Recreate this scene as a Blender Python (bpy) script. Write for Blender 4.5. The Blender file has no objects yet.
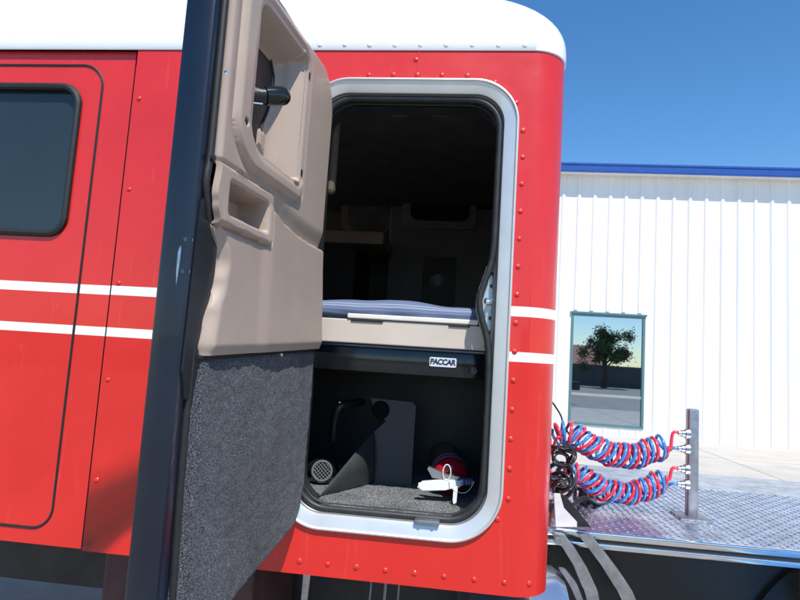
import bpy, bmesh, math, random
from mathutils import Vector, Matrix, noise
random.seed(7)
PI = math.pi
sc = bpy.context.scene
col = sc.collection

# ------------------------------------------------------------------ camera
YAW, PITCH, ROLL = (math.radians(a) for a in (-6.4, 5.6, 3.58))
FPX = 570.0
CAM = Vector((0, -1.55, 1.6))
fw = Vector((math.sin(YAW)*math.cos(PITCH), math.cos(YAW)*math.cos(PITCH), math.sin(PITCH)))
r0 = Vector((math.cos(YAW), -math.sin(YAW), 0)); u0 = r0.cross(fw)
RT = math.cos(ROLL)*r0 + math.sin(ROLL)*u0
UP = -math.sin(ROLL)*r0 + math.cos(ROLL)*u0
cd = bpy.data.cameras.new('camera'); cam = bpy.data.objects.new('camera', cd); col.objects.link(cam)
cd.sensor_fit = 'HORIZONTAL'; cd.sensor_width = 36; cd.lens = FPX/800*36
cd.clip_start = .02; cd.clip_end = 2000
M = Matrix(((RT.x, UP.x, -fw.x, CAM.x), (RT.y, UP.y, -fw.y, CAM.y), (RT.z, UP.z, -fw.z, CAM.z), (0, 0, 0, 1)))
cam.matrix_world = M
sc.camera = cam

def ray(x, y):
    d = fw + (x-400)/FPX*RT - (y-300)/FPX*UP
    return d/d.y
def at(x, y, Y):                      # measured point of the photo on the vertical plane Y
    return CAM + ray(x, y)*(Y-CAM.y)
def atz(x, y, z):
    d = ray(x, y); return CAM + d*((z-CAM.z)/d.z)

# ------------------------------------------------------------------ light
K = (.42, -1.0, 1.7)
SUN = Vector(K).normalized()
EL = math.asin(SUN.z); ROT = math.atan2(SUN.x, SUN.y)
w = bpy.data.worlds.new('World'); sc.world = w; w.use_nodes = True
nt = w.node_tree; nt.nodes.clear()
sk = nt.nodes.new('ShaderNodeTexSky'); sk.sky_type = 'NISHITA'; sk.sun_disc = False
sk.sun_elevation = EL; sk.sun_rotation = ROT; sk.altitude = 300; sk.air_density = 1.0; sk.dust_density = .1; sk.ozone_density = 2.0
bg = nt.nodes.new('ShaderNodeBackground'); bg.inputs[1].default_value = .13
wo = nt.nodes.new('ShaderNodeOutputWorld')
hs_ = nt.nodes.new('ShaderNodeHueSaturation'); hs_.inputs['Saturation'].default_value = 1.28; hs_.inputs['Value'].default_value = 1.28
nt.links.new(sk.outputs[0], hs_.inputs['Color']); nt.links.new(hs_.outputs[0], bg.inputs[0]); nt.links.new(bg.outputs[0], wo.inputs[0])
ld = bpy.data.lights.new('sun', 'SUN'); ld.energy = 5.0; ld.angle = math.radians(.5); ld.color = (1, .96, .9)
lo = bpy.data.objects.new('sun', ld); col.objects.link(lo)
lo.rotation_euler = (-SUN).to_track_quat('-Z', 'Y').to_euler(); lo.location = (2, -4, 8)
sc.view_settings.view_transform = 'Standard'; sc.view_settings.look = 'None'
sc.view_settings.gamma = 1; sc.view_settings.exposure = .22
sc.view_settings.use_curve_mapping = False
sc.cycles.max_bounces = 8; sc.cycles.diffuse_bounces = 4
sc.cycles.use_denoising = True

# ------------------------------------------------------------------ materials
def lin(c): return tuple(((v/255+.055)/1.055)**2.4 if v/255 > .04045 else v/255/12.92 for v in c)+(1,)
class MT:
    def __init__(s, name):
        s.m = bpy.data.materials.new(name); s.m.use_nodes = True
        s.n = s.m.node_tree.nodes; s.l = s.m.node_tree.links
        s.b = s.n['Principled BSDF']
    def new(s, t, **k):
        x = s.n.new(t)
        for a, v in k.items(): setattr(x, a, v)
        return x
    def coord(s, kind='Object'):
        return s.new('ShaderNodeTexCoord').outputs[kind]
    def noise(s, scale, detail=4, rough=.5, vec=None, dist=0, stretch=None):
        v = vec or s.coord()
        if stretch:
            mp = s.new('ShaderNodeMapping'); mp.inputs['Scale'].default_value = stretch; s.l.new(v, mp.inputs[0]); v = mp.outputs[0]
        x = s.new('ShaderNodeTexNoise'); x.inputs['Scale'].default_value = scale
        x.inputs['Detail'].default_value = detail; x.inputs['Roughness'].default_value = rough; x.inputs['Distortion'].default_value = dist
        s.l.new(v, x.inputs['Vector']); return x.outputs['Fac']
    def ramp(s, fac, stops):
        x = s.new('ShaderNodeValToRGB'); e = x.color_ramp.elements
        while len(e) < len(stops): e.new(.5)
        for q, (p, c) in zip(e, stops):
            q.position = p; q.color = c if len(c) == 4 else tuple(c)+(1,)
        s.l.new(fac, x.inputs[0]); return x.outputs[0]
    def mix(s, fac, a, b, mode='MIX'):
        x = s.new('ShaderNodeMix', data_type='RGBA', blend_type=mode)
        for i, v in ((0, fac), (6, a), (7, b)):
            if hasattr(v, 'is_output'): s.l.new(v, x.inputs[i])
            else: x.inputs[i].default_value = v
        return x.outputs[2]
    def math(s, op, a, b=0, c=None):
        x = s.new('ShaderNodeMath', operation=op)
        for i, v in enumerate((a, b) if c is None else (a, b, c)):
            if hasattr(v, 'is_output'): s.l.new(v, x.inputs[i])
            else: x.inputs[i].default_value = v
        return x.outputs[0]
    def bump(s, h, strength=.3, dist=.002, normal=None):
        x = s.new('ShaderNodeBump'); x.inputs['Strength'].default_value = strength; x.inputs['Distance'].default_value = dist
        s.l.new(h, x.inputs['Height'])
        if normal: s.l.new(normal, x.inputs['Normal'])
        return x.outputs[0]
    def set(s, **k):
        for a, v in k.items():
            i = s.b.inputs[a.replace('_', ' ')]
            if hasattr(v, 'is_output'): s.l.new(v, i)
            else: i.default_value = v
        return s
def simple(name, c, rough=.5, metal=0, var=.12, scale=20, bump=0, bscale=200, coat=0, spec=.5):
    m = MT(name); c = tuple(c)+(1,)
    f = m.noise(scale, 5, .6)
    dk = tuple(v*(1-var) for v in c[:3])+(1,); lt = tuple(min(1, v*(1+var)) for v in c[:3])+(1,)
    m.set(Base_Color=m.ramp(f, [(.3, dk), (.7, lt)]), Metallic=metal, Coat_Weight=coat)
    m.b.inputs['Specular IOR Level'].default_value = spec
    r = m.noise(scale*2.3, 4)
    m.set(Roughness=m.math('MULTIPLY_ADD', r, .2*rough, rough*.9))
    if bump: m.set(Normal=m.bump(m.noise(bscale, 3), bump, .001))
    return m.m

def paint_red():
    m = MT('red paint'); co = m.coord()
    sp = m.new('ShaderNodeSeparateXYZ'); m.l.new(co, sp.inputs[0]); z = sp.outputs[2]
    def band(a, b):
        return m.math('MULTIPLY', m.math('GREATER_THAN', z, a), m.math('LESS_THAN', z, b))
    st = m.math('ADD', band(1.725, 1.752), band(1.604, 1.630))
    base = m.ramp(m.noise(3, 4, .6, vec=co), [(.3, (.58, .014, .009, 1)), (.7, (.65, .021, .014, 1))])
    # faded drip wear and fine scratches
    drip = m.ramp(m.noise(9, 6, .65, vec=co, stretch=(5, 5, .35)), [(.60, (0, 0, 0, 1)), (.75, (1, 1, 1, 1))])
    base = m.mix(m.math('MULTIPLY', drip, .22), base, (.80, .16, .14, 1))
    scr = m.ramp(m.noise(60, 2, .8, vec=co, stretch=(3, 3, .2)), [(.715, (0, 0, 0, 1)), (.74, (1, 1, 1, 1))])
    scr2 = m.ramp(m.noise(5, 3, .6, vec=co), [(.55, (0, 0, 0, 1)), (.7, (1, 1, 1, 1))])
    base = m.mix(m.math('MULTIPLY', m.math('MULTIPLY', scr, scr2), .5), base, (.75, .5, .45, 1))
    chip = m.ramp(m.noise(140, 1, .5, vec=co), [(.80, (0, 0, 0, 1)), (.83, (1, 1, 1, 1))])
    base = m.mix(m.math('MULTIPLY', chip, .6), base, (.7, .55, .5, 1))
    m.set(Base_Color=m.mix(st, base, (.80, .80, .78, 1)), Coat_Weight=.35, Coat_Roughness=.05)
    m.set(Roughness=m.math('MULTIPLY_ADD', m.noise(15, 4, .6, vec=co), .18, .26))
    b1 = m.bump(m.noise(4.5, 2, .4, vec=co), .35, .02)
    m.set(Normal=m.bump(m.noise(300, 2, .5, vec=co), .03, .0006, b1))
    return m.m
RED = paint_red()
WHITE = simple('white roof paint', (.80, .80, .79), .3, 0, .03, 6, coat=.4)
ALU = simple('white painted aluminium frame', (.67, .67, .65), .34, .5, .05, 12, .05, 150, coat=.3)
ALUD = simple('grey satin aluminium', (.40, .41, .42), .35, .7, .08, 25)
RUB = simple('black rubber', (.012, .013, .014), .55, 0, .3, 60, .12, 250)
RUBG = simple('paler black rubber', (.022, .024, .025), .5, 0, .35, 30, .15, 200)  # slightly paler black for the bulb seal, mottled by noise
NAVY = simple('navy paint', (.004, .008, .019), .32, 0, .2, 8, coat=.12)
BLK = simple('black plastic', (.012, .013, .014), .35, 0, .2, 40, .08, 300)
BLKG = simple('black gloss', (.008, .010, .012), .14, 0, .2, 20)
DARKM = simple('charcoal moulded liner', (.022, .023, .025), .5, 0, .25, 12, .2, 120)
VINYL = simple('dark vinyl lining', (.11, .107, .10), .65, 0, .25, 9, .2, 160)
TAN = simple('tan trim', (.22, .195, .165), .55, 0, .15, 9, .1, 160)
CREAM = simple('cream laminate', (.54, .465, .395), .5, 0, .05, 7, .04, 300)
CREAML = simple('pale cream strip', (.70, .67, .60), .45, 0, .05, 15)
CHR = simple('polished aluminium', (.80, .82, .85), .10, 1, .06, 20, .06, 18)
STEEL = simple('worn steel', (.45, .46, .48), .30, 1, .25, 25, .15, 60)
GREYM = simple('grey metal', (.30, .31, .33), .4, .8, .2, 30)
EXTR = simple('extinguisher red', (.42, .010, .028), .22, 0, .1, 20, coat=.5)
WPL = simple('white plastic', (.78, .79, .78), .35, 0, .04, 30)
BLUEP = simple('blue plastic', (.02, .08, .35), .35, 0, .1, 30)
HRED = simple('red hose', (.62, .03, .07), .25, 0, .12, 60, coat=.4)
HBLUE = simple('blue hose', (.03, .20, .62), .25, 0, .12, 60, coat=.4)
HBLK = simple('black hose', (.014, .014, .015), .22, 0, .3, 60, coat=.3)
TYRE = simple('tyre rubber', (.020, .020, .021), .7, 0, .3, 30, .3, 90)
FRAMEB = simple('black frame paint', (.022, .021, .022), .5, 0, .5, 9, .25, 60)
BROWNRED = simple('dark brown red steel', (.075, .028, .028), .6, 0, .5, 7, .3, 60)  # dark brown-red, mottled by noise

def beige():
    m = MT('beige moulded vinyl'); co = m.coord()
    base = m.ramp(m.noise(6, 5, .6, vec=co), [(.25, (.345, .265, .213, 1)), (.75, (.395, .308, .25, 1))])
    spot = m.ramp(m.noise(35, 6, .7, vec=co), [(.58, (0, 0, 0, 1)), (.74, (1, 1, 1, 1))])
    scf = m.ramp(m.noise(28, 5, .75, vec=co, stretch=(1, .25, 3)), [(.63, (0, 0, 0, 1)), (.70, (1, 1, 1, 1))])
    base = m.mix(m.math('MULTIPLY', scf, .22), base, (.50, .44, .38, 1))
    base = m.mix(m.math('MULTIPLY', spot, .22), base, (.33, .27, .22, 1))
    m.set(Base_Color=base, Roughness=m.math('MULTIPLY_ADD', m.noise(20, 4, .5, vec=co), .2, .36))
    b1 = m.bump(m.noise(14, 2, .4, vec=co), .1, .006)
    m.set(Normal=m.bump(m.noise(520, 3, .6, vec=co), .16, .0008, b1))
    return m.m
BEIGE = beige()
def carpet(name, lo_, md, hi, sc_=420, bs=.9):
    m = MT(name); co = m.coord()
    f = m.noise(sc_, 3, .75, vec=co)
    c = m.ramp(f, [(.34, lo_), (.48, md), (.66, hi)])
    big = m.ramp(m.noise(10, 5, .65, vec=co, stretch=(1, 1, .35)), [(.3, (.66, .66, .66, 1)), (.7, (1.2, 1.2, 1.22, 1))])
    c = m.mix(1.0, c, big, 'MULTIPLY')
    v = m.new('ShaderNodeTexVoronoi'); v.inputs['Scale'].default_value = 55; m.l.new(co, v.inputs['Vector'])
    lint = m.math('LESS_THAN', v.outputs['Distance'], .075)
    c = m.mix(m.math('MULTIPLY', lint, .45), c, (.5, .5, .52, 1))
    m.set(Base_Color=c, Roughness=.95); m.b.inputs['Specular IOR Level'].default_value = .15
    m.set(Sheen_Weight=.12)
    b = m.bump(m.noise(22, 3, .5, vec=co), .35, .008)
    m.set(Normal=m.bump(f, bs, .003, b)); return m.m
CARP = carpet('charcoal door carpet', (.008, .010, .013, 1), (.042, .044, .051, 1), (.22, .225, .25, 1), 370)
FCARP = carpet('grey floor carpet', (.012, .014, .016, 1), (.085, .09, .092, 1), (.36, .37, .37, 1), 250)

def ticking():
    m = MT('striped mattress ticking'); co = m.coord()
    sp = m.new('ShaderNodeSeparateXYZ'); m.l.new(co, sp.inputs[0])
    a = m.math('ADD', m.math('MULTIPLY', sp.outputs[2], 1.0), m.math('MULTIPLY', sp.outputs[1], .8))
    n = m.noise(6, 3, .5, vec=co)
    a = m.math('ADD', a, m.math('MULTIPLY', n, .012))
    s = m.math('SINE', m.math('MULTIPLY', a, 520))
    s2 = m.math('SINE', m.math('MULTIPLY', a, 137))
    f = m.math('MULTIPLY_ADD', m.math('ADD', s, m.math('MULTIPLY', s2, .8)), .25, .5)
    c = m.ramp(f, [(.15, (.07, .10, .20, 1)), (.5, (.10, .135, .225, 1)), (.85, (.22, .27, .37, 1))])
    m.set(Base_Color=c, Roughness=.75, Normal=m.bump(m.noise(240, 3, vec=co), .3, .001)); return m.m
TICK = ticking()
def siding():
    m = MT('white metal siding'); co = m.coord()
    c = m.ramp(m.noise(.8, 5, .6, vec=co, stretch=(3, 1, .3)), [(.3, (.74, .74, .72, 1)), (.7, (.82, .82, .80, 1))])
    d = m.ramp(m.noise(2.2, 6, .7, vec=co, stretch=(4, 1, .12)), [(.60, (0, 0, 0, 1)), (.8, (1, 1, 1, 1))])
    c = m.mix(m.math('MULTIPLY', d, .3), c, (.55, .52, .47, 1))
    m.set(Base_Color=c, Roughness=.45, Normal=m.bump(m.noise(1.1, 2, .5, vec=co), .2, .03)); return m.m
SIDE = siding()
def concrete(name, a, b, scale=1.2, joints=0):
    m = MT(name); co = m.coord()
    c = m.ramp(m.noise(scale, 8, .65, vec=co), [(.3, a), (.7, b)])
    f = m.noise(60, 4, .7, vec=co)
    c = m.mix(.35, c, m.ramp(f, [(.3, (.6, .6, .6, 1)), (.7, (1, 1, 1, 1))]), 'MULTIPLY')
    st = m.ramp(m.noise(.9, 7, .75, vec=co), [(.56, (0, 0, 0, 1)), (.70, (1, 1, 1, 1))])
    c = m.mix(m.math('MULTIPLY', st, .35), c, tuple(v*.55 for v in a[:3])+(1,))
    if joints:
        sp = m.new('ShaderNodeSeparateXYZ'); m.l.new(co, sp.inputs[0])
        for ax_ in (0, 1):
            g = m.math('LESS_THAN', m.math('FRACT', m.math('MULTIPLY', sp.outputs[ax_], 1/joints)), .012)
            c = m.mix(m.math('MULTIPLY', g, .7), c, (.12, .11, .10, 1))
    m.set(Base_Color=c, Roughness=.85, Normal=m.bump(f, .3, .004)); return m.m
ASPH = concrete('sun bleached asphalt', (.24, .22, .195, 1), (.32, .30, .265, 1), .7)
CONC = concrete('pale concrete', (.42, .39, .34, 1), (.54, .50, .45, 1), 1.2, 2.6)
TRIMB = simple('blue roof trim', (.015, .07, .30), .35, 0, .1, 4)
TEAL = simple('teal window frame', (.10, .20, .22), .4, .3, .1, 10)
BRZ = simple('grey sash', (.35, .38, .38), .4, .5, .1, 10)
def glass_reflect():
    m = MT('mirror tinted window glass')
    m.set(Base_Color=(.36, .43, .50, 1), Metallic=1.0, Roughness=.015)
    m.set(Normal=m.bump(m.noise(.9, 2), .02, .01)); return m.m
WGL = glass_reflect()
STUCCO = concrete('tan stucco', (.38, .31, .24, 1), (.46, .38, .30, 1))
TILE = simple('terracotta roof tile', (.42, .17, .11), .8, 0, .3, 2)
BARK = simple('bark', (.10, .07, .05), .9, 0, .3, 6, .4, 30)
def leafm():
    m = MT('leaf'); oi = m.new('ShaderNodeObjectInfo')
    m.set(Base_Color=m.ramp(m.noise(1.2, 4), [(.3, (.05, .08, .03, 1)), (.7, (.09, .13, .045, 1))]), Roughness=.6); return m.m
LEAF = leafm()
def diamond():
    m = MT('diamond tread aluminium'); co = m.coord()
    mp = m.new('ShaderNodeMapping'); mp.inputs['Rotation'].default_value = (0, 0, .785); mp.inputs['Scale'].default_value = (1, 1, .001); m.l.new(co, mp.inputs[0])
    v = m.new('ShaderNodeTexVoronoi', distance='CHEBYCHEV'); v.inputs['Scale'].default_value = 42; v.inputs['Randomness'].default_value = .25
    m.l.new(mp.outputs[0], v.inputs['Vector'])
    h = m.noise(40, 4, .6, vec=co)
    m.set(Base_Color=m.ramp(m.noise(14, 6, .7, vec=co), [(.3, (.35, .36, .38, 1)), (.6, (.80, .81, .83, 1))]), Metallic=1, Roughness=.34, Normal=m.bump(h, .5, .003)); return m.m
DIAM = diamond()

# ------------------------------------------------------------------ mesh helpers
def link(name, bm, mat, parent=None, smooth=False, label=None):
    me = bpy.data.meshes.new(name)
    bmesh.ops.recalc_face_normals(bm, faces=bm.faces[:])
    bm.to_mesh(me); bm.free()
    o = bpy.data.objects.new(name, me); col.objects.link(o)
    for m_ in (mat if isinstance(mat, (list, tuple)) else [mat]): me.materials.append(m_)
    if smooth:
        for p in me.polygons: p.use_smooth = True
        if smooth != 'all': 
            me.set_sharp_from_angle(angle=math.radians(38))
    if parent: o.parent = parent
    if label: o['label'] = label
    return o
def empty(name, loc, label=None, cat=None, parent=None, group=None):
    o = bpy.data.objects.new(name, None); col.objects.link(o); o.location = (0, 0, 0)
    o.empty_display_size = .1
    if label: o['label'] = label
    if cat: o['category'] = cat
    if group: o['group'] = group
    if parent: o.parent = parent
    return o
def tag(o, label, cat, group=None):
    o['label'] = label; o['category'] = cat
    if group: o['group'] = group
    return o
def box(bm, lo_, hi, bevel=0, seg=2):
    r = bmesh.ops.create_cube(bm, size=1)
    vs = r['verts']
    for v in vs:
        v.co = Vector(((lo_[i]+hi[i])/2 + v.co[i]*(hi[i]-lo_[i]) for i in range(3)))
    if bevel:
        es = list({e for v in vs for e in v.link_edges})
        bmesh.ops.bevel(bm, geom=es, offset=bevel, segments=seg, affect='EDGES', profile=.5)
def slab(bm, pts, vec):
    """prism: polygon pts (3D) extruded along vec"""
    vec = Vector(vec)
    a = [bm.verts.new(Vector(p)) for p in pts]; b = [bm.verts.new(Vector(p)+vec) for p in pts]
    bm.faces.new(a); bm.faces.new(b[::-1])
    n = len(a)
    for i in range(n): bm.faces.new((a[i], a[(i+1) % n], b[(i+1) % n], b[i]))
def tube(bm, pts, r, seg=10, closed=False, caps=True):
    pts = [Vector(p) for p in pts]; n = len(pts)
    rs = r if isinstance(r, (list, tuple)) else [r]*n
    rings = []; prev = None
    for i, p in enumerate(pts):
        if closed: t = pts[(i+1) % n]-pts[i-1]
        else: t = pts[min(i+1, n-1)]-pts[max(i-1, 0)]
        t.normalize()
        if prev is None:
            a = t.orthogonal().normalized()
        else:
            a = prev - t*prev.dot(t)
            a = a.normalized() if a.length > 1e-6 else t.orthogonal().normalized()
        prev = a; b = t.cross(a)
        rings.append([bm.verts.new(p+(a*math.cos(2*PI*k/seg)+b*math.sin(2*PI*k/seg))*rs[i]) for k in range(seg)])
    m = n if closed else n-1
    for i in range(m):
        A, B = rings[i], rings[(i+1) % n]
        off = 0
        if closed and i == n-1:
            off = min(range(seg), key=lambda o_: (A[0].co-B[o_].co).length)
        for k in range(seg):
            bm.faces.new((A[k], A[(k+1) % seg], B[(k+1+off) % seg], B[(k+off) % seg]))
    if caps and not closed:
        bm.faces.new(rings[0][::-1]); bm.faces.new(rings[-1])
def lathe(bm, org, axis, prof, seg=32):
    """prof: list of (dist along axis, radius)"""
    org = Vector(org); ax = Vector(axis).normalized(); a = ax.orthogonal().normalized(); b = ax.cross(a)
    rings = []
    for h, r in prof:
        if r < 1e-6: rings.append([bm.verts.new(org+ax*h)])
        else: rings.append([bm.verts.new(org+ax*h+(a*math.cos(2*PI*k/seg)+b*math.sin(2*PI*k/seg))*r) for k in range(seg)])
    for A, B in zip(rings, rings[1:]):
        for k in range(seg):
            k2 = (k+1) % seg
            if len(A) == 1 and len(B) == 1: break
            if len(A) == 1: bm.faces.new((A[0], B[k], B[k2]))
            elif len(B) == 1: bm.faces.new((A[k], A[k2], B[0]))
            else: bm.faces.new((A[k], A[k2], B[k2], B[k]))
def smoothpath(pts, n=8, closed=False):
    pts = [Vector(p) for p in pts]; out = []; N = len(pts)
    rng = N if closed else N-1
    for i in range(rng):
        p0 = pts[i-1] if (closed or i > 0) else pts[i]; p1 = pts[i]; p2 = pts[(i+1) % N]
        p3 = pts[(i+2) % N] if closed else pts[min(i+2, N-1)]
        for k in range(n):
            t = k/n
            out.append(.5*((2*p1)+(p2-p0)*t+(2*p0-5*p1+4*p2-p3)*t*t+(3*p1-p0-3*p2+p3)*t**3))
    if not closed: out.append(pts[-1])
    return out
def rrect(x0, x1, z0, z1, rTL, rTR, rBR, rBL, seg=14):
    P = []
    for cx, cz, r, a0 in ((x1-rTR, z1-rTR, rTR, 90), (x1-rBR, z0+rBR, rBR, 0), (x0+rBL, z0+rBL, rBL, -90), (x0+rTL, z1-rTL, rTL, -180)):
        for k in range(seg+1):
            a = math.radians(a0-90*k/seg); P.append((cx+r*math.cos(a), cz+r*math.sin(a)))
    # fill straights
    out = []
    for i in range(len(P)):
        a, b = P[i], P[(i+1) % len(P)]; out.append(a)
        L = math.dist(a, b); n = int(L/.05)
        for k in range(1, n): out.append((a[0]+(b[0]-a[0])*k/n, a[1]+(b[1]-a[1])*k/n))
    return out
def ss(x, a=0., b=1.):
    t = max(0., min(1., (x-a)/(b-a))); return t*t*(3-2*t)
def interp(x, tab):
    if x <= tab[0][0]: return tab[0][1]
    for (a, u), (b, v) in zip(tab, tab[1:]):
        if x <= b:
            t = (x-a)/(b-a); t = t*t*(3-2*t); return u+(v-u)*t
    return tab[-1][1]

# ================================================================== SLEEPER
truck = empty('truck', (0, 0, 0), 'red semi truck sleeper with white roof, two white stripes and its side door open', 'truck')
OX0, OX1, OZ0, OZ1 = -.482, .1275, 1.126, 2.388            # opening frame, outer edge
ZB, ZT = 1.006, 2.475
XL = -1.02                                                # front end of the sleeper's side
CX, RC, XR = .16, .10, .26

def radial(bm, hole, rect, y):
    x0, x1, z0, z1 = rect
    cx = (min(p[0] for p in hole)+max(p[0] for p in hole))/2; cz = (min(p[1] for p in hole)+max(p[1] for p in hole))/2
    out = []
    for x, z in hole:
        dx, dz = x-cx, z-cz
        t = min(((x1-cx)/dx if dx > 0 else (x0-cx)/dx) if abs(dx) > 1e-9 else 1e9, ((z1-cz)/dz if dz > 0 else (z0-cz)/dz) if abs(dz) > 1e-9 else 1e9)
        out.append([cx+dx*t, cz+dz*t])
    for c in ((x0, z0), (x1, z0), (x1, z1), (x0, z1)):
        i = min(range(len(out)), key=lambda i: math.dist(out[i], c)); out[i] = list(c)
    a = [bm.verts.new((x, y, z)) for x, z in hole]; b = [bm.verts.new((x, y, z)) for x, z in out]
    n = len(a)
    for i in range(n): bm.faces.new((a[i], a[(i+1) % n], b[(i+1) % n], b[i]))
def side_panel():
    bm = bmesh.new()
    hole = rrect(OX0+.02, OX1-.02, OZ0+.02, OZ1-.02, .11, .11, .12, .12)
    radial(bm, hole, (XL, CX-.004, ZB, ZT), 0)
    # rounded rear corner, rear wall, far side
    path = [(CX-.004, 0)]+[(CX+RC*math.sin(a), RC-RC*math.cos(a)) for a in [PI/2*k/14 for k in range(15)]]
    path += [(XR, .5), (XR, 1.2), (XR, 2.2)]
    path += [(CX+RC*math.cos(a), 2.2+RC*math.sin(a)) for a in [PI/2*k/8 for k in range(9)]]
    path += [(XL, 2.3), (-3.2, 2.3)]
    zs = [ZB+(ZT-ZB)*k/10 for k in range(11)]
    g = [[bm.verts.new((x, y, z)) for z in zs] for x, y in path]
    for A, B in zip(g, g[1:]):
        for k in range(10): bm.faces.new((A[k], B[k], B[k+1], A[k+1]))
    # bottom return flange
    fl = [(x, y) for x, y in [(XL, 0), (-.4, 0)]+path[:17]]
    a = [bm.verts.new((x, y, ZB)) for x, y in fl]
    b = [bm.verts.new((min(x, XR-.02) if y > .02 else x, max(y, .03), ZB+.001)) for x, y in fl]
    for i in range(len(fl)-1): bm.faces.new((a[i], a[i+1], b[i+1], b[i]))
    bmesh.ops.remove_doubles(bm, verts=bm.verts[:], dist=.0004)
    return link('side_panel', bm, RED, truck, True)
side = side_panel()

def cap():
    bm = bmesh.new(); RX = .19
    def ring(z, inset):
        P = []; x1 = XR+.004-inset; y0 = -.004+inset*.38; r = max(.02, RC+.004-inset*.3); r = RC+.004+min(inset, .25)*.6
        n = 14
        P.append((-3.2, y0)); 
        for k in range(12): P.append((-3.2+(x1-r+3.2)*(k+1)/13, y0))
        for k in range(n+1):
            a = PI/2*k/n; P.append((x1-r+r*math.sin(a), y0+r-r*math.cos(a)))
        y1 = 2.304-inset
        for k in range(n+1):
            a = PI/2*k/n; P.append((x1-r+r*math.cos(a), y1-r+r*math.sin(a)))
        P.append((-3.2, y1))
        return [bm.verts.new((x, y, z)) for x, y in P]
    prof = [(ZT-.002, .004), (ZT, 0), (ZT+.028, 0)]
    for k in range(1, 17):
        a = PI/2*k/16; prof.append((ZT+.028+.187*math.sin(a), .22*(1-math.cos(a))))
    prof.append((ZT+.235, .42)); prof.append((ZT+.245, .8))
    R = [ring(z, i) for z, i in prof]
    for A, B in zip(R, R[1:]):
        for k in range(len(A)-1): bm.faces.new((A[k], A[k+1], B[k+1], B[k]))
    bm.faces.new(R[-1])
    bmesh.ops.remove_doubles(bm, verts=bm.verts[:], dist=.0003)
    return link('roof_cap', bm, WHITE, truck, True)
cap()

# ---- rivets
rb = bmesh.new()
lathe(rb, (0, .001, 0), (0, -1, 0), [(0, .0082), (.001, .0078), (.0028, .0064), (.0042, .0036), (.0047, 0)], 14)
rme = bpy.data.meshes.new('rivet'); rb.normal_update(); bmesh.ops.recalc_face_normals(rb, faces=rb.faces[:]); rb.to_mesh(rme); rb.free()
for p in rme.polygons: p.use_smooth = True
rme.materials.append(RED)
rmw = rme.copy(); rmw.materials.clear(); rmw.materials.append(WHITE)
RIV = [(-.0625+.0715*k+.0, 2.4015) for k in range(-4, 2)]
RIV = [(x, z) for x, z in [(-.305, 2.400), (-.234, 2.4015), (-.165, 2.4015), (-.094, 2.4015), (-.022, 2.400)]]
RIV += [(.056, 2.381), (.117, 2.322), (.139, 2.242)]
RIV += [(.1415, 2.166-.0765*k) for k in range(13)] + [(.116, 1.194)]
RIV += [(-.400+.0772*k, 1.0385) for k in range(8)] + [(.222, 1.0385)]
RIV[-1] = (.205, 1.0385)
RIV += [(-.171, 2.447)]
def rivet(x, z, me=rme, par=side, y=0.0):
    o = bpy.data.objects.new('rivet', me); col.objects.link(o); o.location = (x, y, z); o.parent = par
    o.rotation_euler = (0, random.uniform(0, 3), 0); q_ = random.uniform(.9, 1.08); o.scale = (q_, random.uniform(.8, 1.1), q_)
    if x > CX:
        a = math.asin(min(1, (x-CX)/RC)); o.location.y = RC-RC*math.cos(a); o.rotation_euler = (0, 0, a)
# rivets measured a little too wide at places: spread evenly around the frame
for x, z in RIV: rivet(x, z)
for k in range(5): rivet(-1.0, 1.2+.28*k)
capo = [o for o in col.objects if o.name == 'roof_cap'][0]
for k in range(9): rivet(-.455+.0737*k, 2.489, rmw, capo, -.004)
# panel lap seam above the opening
bm = bmesh.new(); box(bm, (-.166, -.0016, 2.392), (-.1635, .002, ZT-.001)); link('lap_seam', bm, RED, side)

# ---- opening frame: rings swept round the opening
def ring(name, mat, prof, parent, rad=(.125, .125, .140, .13), rect=(OX0, OX1, OZ0, OZ1)):
    """prof: (inward offset, y)"""
    bm = bmesh.new(); R = []
    for off, y in prof:
        x0, x1, z0, z1 = rect[0]+off, rect[1]-off, rect[2]+off, rect[3]-off
        rr = [max(.012, r-off) for r in rad]
        P = []
        for cx, cz, r, a0 in ((x1-rr[1], z1-rr[1], rr[1], 90), (x1-rr[2], z0+rr[2], rr[2], 0), (x0+rr[3], z0+rr[3], rr[3], -90), (x0+rr[0], z1-rr[0], rr[0], -180)):
            for k in range(21):
                a = math.radians(a0-90*k/20); P.append((cx+r*math.cos(a), cz+r*math.sin(a)))
        R.append([bm.verts.new((x, y, z)) for x, z in P])
    for A, B in zip(R, R[1:]):
        n = len(A)
        for k in range(n): bm.faces.new((A[k], A[(k+1) % n], B[(k+1) % n], B[k]))
    return link(name, bm, mat, parent, True)
frame = ring('door_frame', ALU, [(.0, .001), (.0, -.009), (.0015, -.0112), (.005, -.012), (.0075, -.0105), (.009, -.007), (.012, -.006), (.032, -.0005), (.0395, .003), (.0405, .007)], truck)
ring('inner_channel', ALUD, [(.0408, .007), (.0412, .013), (.046, .018), (.050, .03), (.050, .07)], frame)

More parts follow.
